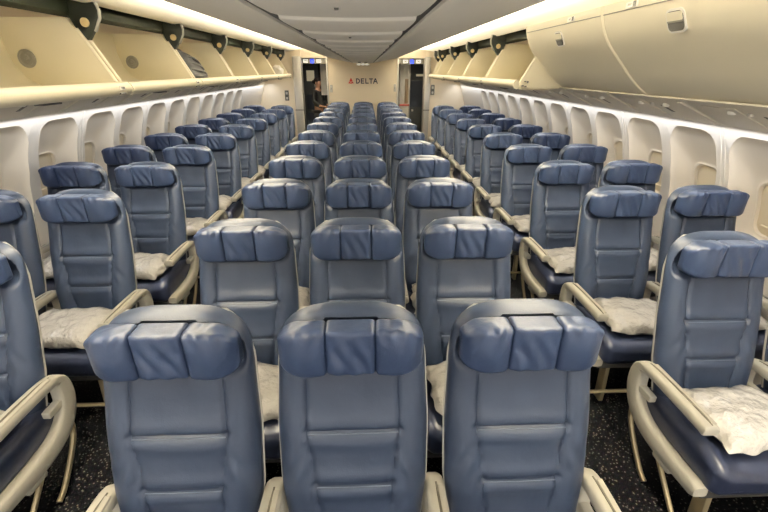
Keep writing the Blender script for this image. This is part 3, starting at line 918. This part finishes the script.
obj('panel', bbox(-.2, .26, -.015, .005, .85, 1.55, .01), 'navy', t)
bm = bmesh.new(); rbox(bm, (-.13, -.02, .76), (.03, .02, .03), .018, 5); obj('knob', bm, 'white', t)

# ------------------------------------------------------------------ person
def skin_mesh(name, verts, edges, radii, m, parent, sub=2, root=0):
    me = bpy.data.meshes.new(name); me.from_pydata(verts, edges, []); me.materials.append(M[m])
    o = bpy.data.objects.new(name, me); C.objects.link(o)
    if parent: o.parent = parent
    sk = o.modifiers.new('skin', 'SKIN'); sk.use_smooth_shade = True
    for i, r in enumerate(radii):
        v = me.skin_vertices[0].data[i]
        v.radius = r if isinstance(r, tuple) else (r, r); v.use_root = (i == root)
    ss = o.modifiers.new('sub', 'SUBSURF'); ss.levels = sub; ss.render_levels = sub
    return o
def person():
    t = thing('person', 'person in a black uniform with dark tied-back hair standing in the left doorway', 'person', (-1.19, 11.75, 0), math.radians(62))
    # local frame: faces -y; turned so the face looks to the right of the photo
    V = [(0, 0, .86), (0, .01, 1.02), (0, .015, 1.16), (0, .02, 1.29), (0, .01, 1.36), (0, -.005, 1.43), (0, -.015, 1.50), (0, -.012, 1.56)]
    R = [(.14, .10), (.125, .09), (.14, .10), (.15, .095), (.055, .055), (.055, .06), (.075, .092), (.062, .075)]
    E = [(i, i+1) for i in range(7)]
    for s in (-1, 1):
        b = len(V)
        V += [(s*.085, 0, .80), (s*.095, -.01, .47), (s*.10, .01, .10), (s*.10, -.04, .04), (s*.105, -.13, .035)]
        R += [.085, .058, .042, .038, .03]; E += [(0, b), (b, b+1), (b+1, b+2), (b+2, b+3), (b+3, b+4)]
        b = len(V)
        V += [(s*.165, .015, 1.30), (s*.205, .01, 1.05), (s*.18, -.16, .95), (s*.17, -.22, .95)]
        R += [.052, .040, .030, .028]; E += [(3, b), (b, b+1), (b+1, b+2), (b+2, b+3)]
    body = skin_mesh('body', V, E, R, 'skin', t)
    # jacket, trousers, shoes as clothing over the body
    Vj = [(0, 0, .84), (0, .01, 1.02), (0, .015, 1.16), (0, .02, 1.29), (0, .012, 1.36)]
    Rj = [(.165, .125), (.142, .108), (.155, .118), (.165, .110), (.068, .066)]
    Ej = [(i, i+1) for i in range(4)]
    for s in (-1, 1):
        b = len(Vj)
        Vj += [(s*.17, .015, 1.30), (s*.21, .01, 1.05), (s*.184, -.15, .952)]
        Rj += [.064, .052, .042]; Ej += [(3, b), (b, b+1), (b+1, b+2)]
    skin_mesh('jacket', Vj, Ej, Rj, 'black_cloth', t)
    Vt = [(0, 0, .88)]; Rt = [(.155, .115)]; Et = []
    for s in (-1, 1):
        b = len(Vt)
        Vt += [(s*.087, 0, .78), (s*.097, -.01, .47), (s*.10, .01, .08)]; Rt += [.095, .070, .060]; Et += [(0, b), (b, b+1), (b+1, b+2)]
    skin_mesh('trousers', Vt, Et, Rt, 'black_cloth', t)
    bm = bmesh.new()
    for s in (-1, 1): rbox(bm, (s*.103, -.06, .035), (.045, .12, .035), .03, 6)
    obj('shoes', bm, 'black_cloth', t)
    bm = bmesh.new()
    def hf(q, d):
        x, y, z = q
        if y < -.03: z = max(z, 1.565+(y+.03)*-.2)
        return Vector((x, y, z))
    rbox(bm, (0, .015, 1.545), (.092, .098, .092), .085, 12, hf); rbox(bm, (0, .125, 1.53), (.045, .04, .045), .038, 6)
    obj('hair', bm, 'hair', t, angle=70)
    bm = bmesh.new(); rbox(bm, (0, -.112, 1.495), (.013, .016, .022), .011, 5); obj('nose', bm, 'skin', t)
    bm = bmesh.new()
    for s in (-1, 1): rbox(bm, (s*.032, -.094, 1.525), (.012, .006, .006), .005, 4)
    obj('eyes', bm, 'hair', t)
    bm = bmesh.new(); rbox(bm, (0, -.098, 1.458), (.022, .006, .006), .005, 4); obj('mouth', bm, 'red2', t)
    for s in (-1, 1):
        bm = bmesh.new(); rbox(bm, (s*.085, .0, 1.505), (.010, .018, .030), .009, 5); obj('ear', bm, 'skin', t)
        Vh = [(s*.17, -.215, .95), (s*.165, -.265, .945), (s*.163, -.295, .94)]; Rh = [.024, (.034, .018), (.032, .015)]; Eh = [(0, 1), (1, 2)]
        for i, (dx, l) in enumerate(((-.027, .055), (-.009, .068), (.009, .064), (.026, .048))):
            b = len(Vh)
            Vh += [(s*.163+dx, -.305-l*.3, .938), (s*.163+dx, -.305-l*.7, .925), (s*.163+dx, -.305-l*.9, .905)]; Rh += [.0095, .009, .008]
            Eh += [(2, b), (b, b+1), (b+1, b+2)]
        b = len(Vh)
        Vh += [(s*.163-s*.04, -.275, .94), (s*.163-s*.055, -.305, .925)]; Rh += [.011, .009]; Eh += [(1, b), (b, b+1)]
        skin_mesh('hand', Vh, Eh, Rh, 'skin', t, 1)
person()

# ------------------------------------------------------------------ lights the cabin has, plus an added world fill
def area(name, loc, rot, sx, sy_, power, col):
    l = bpy.data.lights.new(name, 'AREA'); l.shape = 'RECTANGLE'; l.size = sx; l.size_y = sy_; l.energy = power; l.color = col
    o = bpy.data.objects.new(name, l); C.objects.link(o); o.location = loc; o.rotation_euler = rot; return o
LY = (YB+YF)/2; LL = YF-YB-.2
def aim(o, d): o.rotation_euler = Vector(d).to_track_quat('-Z', 'Y').to_euler()
for s in (-1, 1):
    o = area('cove_lamp', (s*.86, LY, 2.185), (0, 0, 0), .05, LL, 4600, (1, .915, .76)); o.data.spread = math.radians(112)
    # long side along y
    d = Vector((s*.55, 0, .80)).normalized(); yax = Vector((0, 1, 0)); z = -d; x = yax.cross(z)
    o.rotation_euler = Matrix((x, yax, z)).transposed().to_euler()
    o = area('sidewall_lamp', (s*2.20, LY, 1.522), (0, 0, 0), .03, LL, 62, (.93, .95, 1))
    d = Vector((-s*.25, 0, -1)).normalized(); z = -d; x = yax.cross(z)
    o.rotation_euler = Matrix((x, yax, z)).transposed().to_euler()
area('entry_lamp', (-1.1, 11.4, 2.06), (0, 0, 0), .5, .5, 10, (1, .9, .75))
area('entry_lamp', (1.1, 11.2, 2.06), (0, 0, 0), .4, .4, 16, (1, .9, .75))

w = bpy.data.worlds.new('world'); scn.world = w; w.use_nodes = True  # added fill glow, entering by the open cabin end behind the camera
w.node_tree.nodes['Background'].inputs['Color'].default_value = (1, .93, .82, 1)
w.node_tree.nodes['Background'].inputs['Strength'].default_value = 4.0

scn.cycles.diffuse_bounces = 10; scn.cycles.max_bounces = 14
vs = scn.view_settings
vs.view_transform = 'Standard'; vs.look = 'None'; vs.gamma = 1; vs.use_curve_mapping = False
vs.exposure = -.6
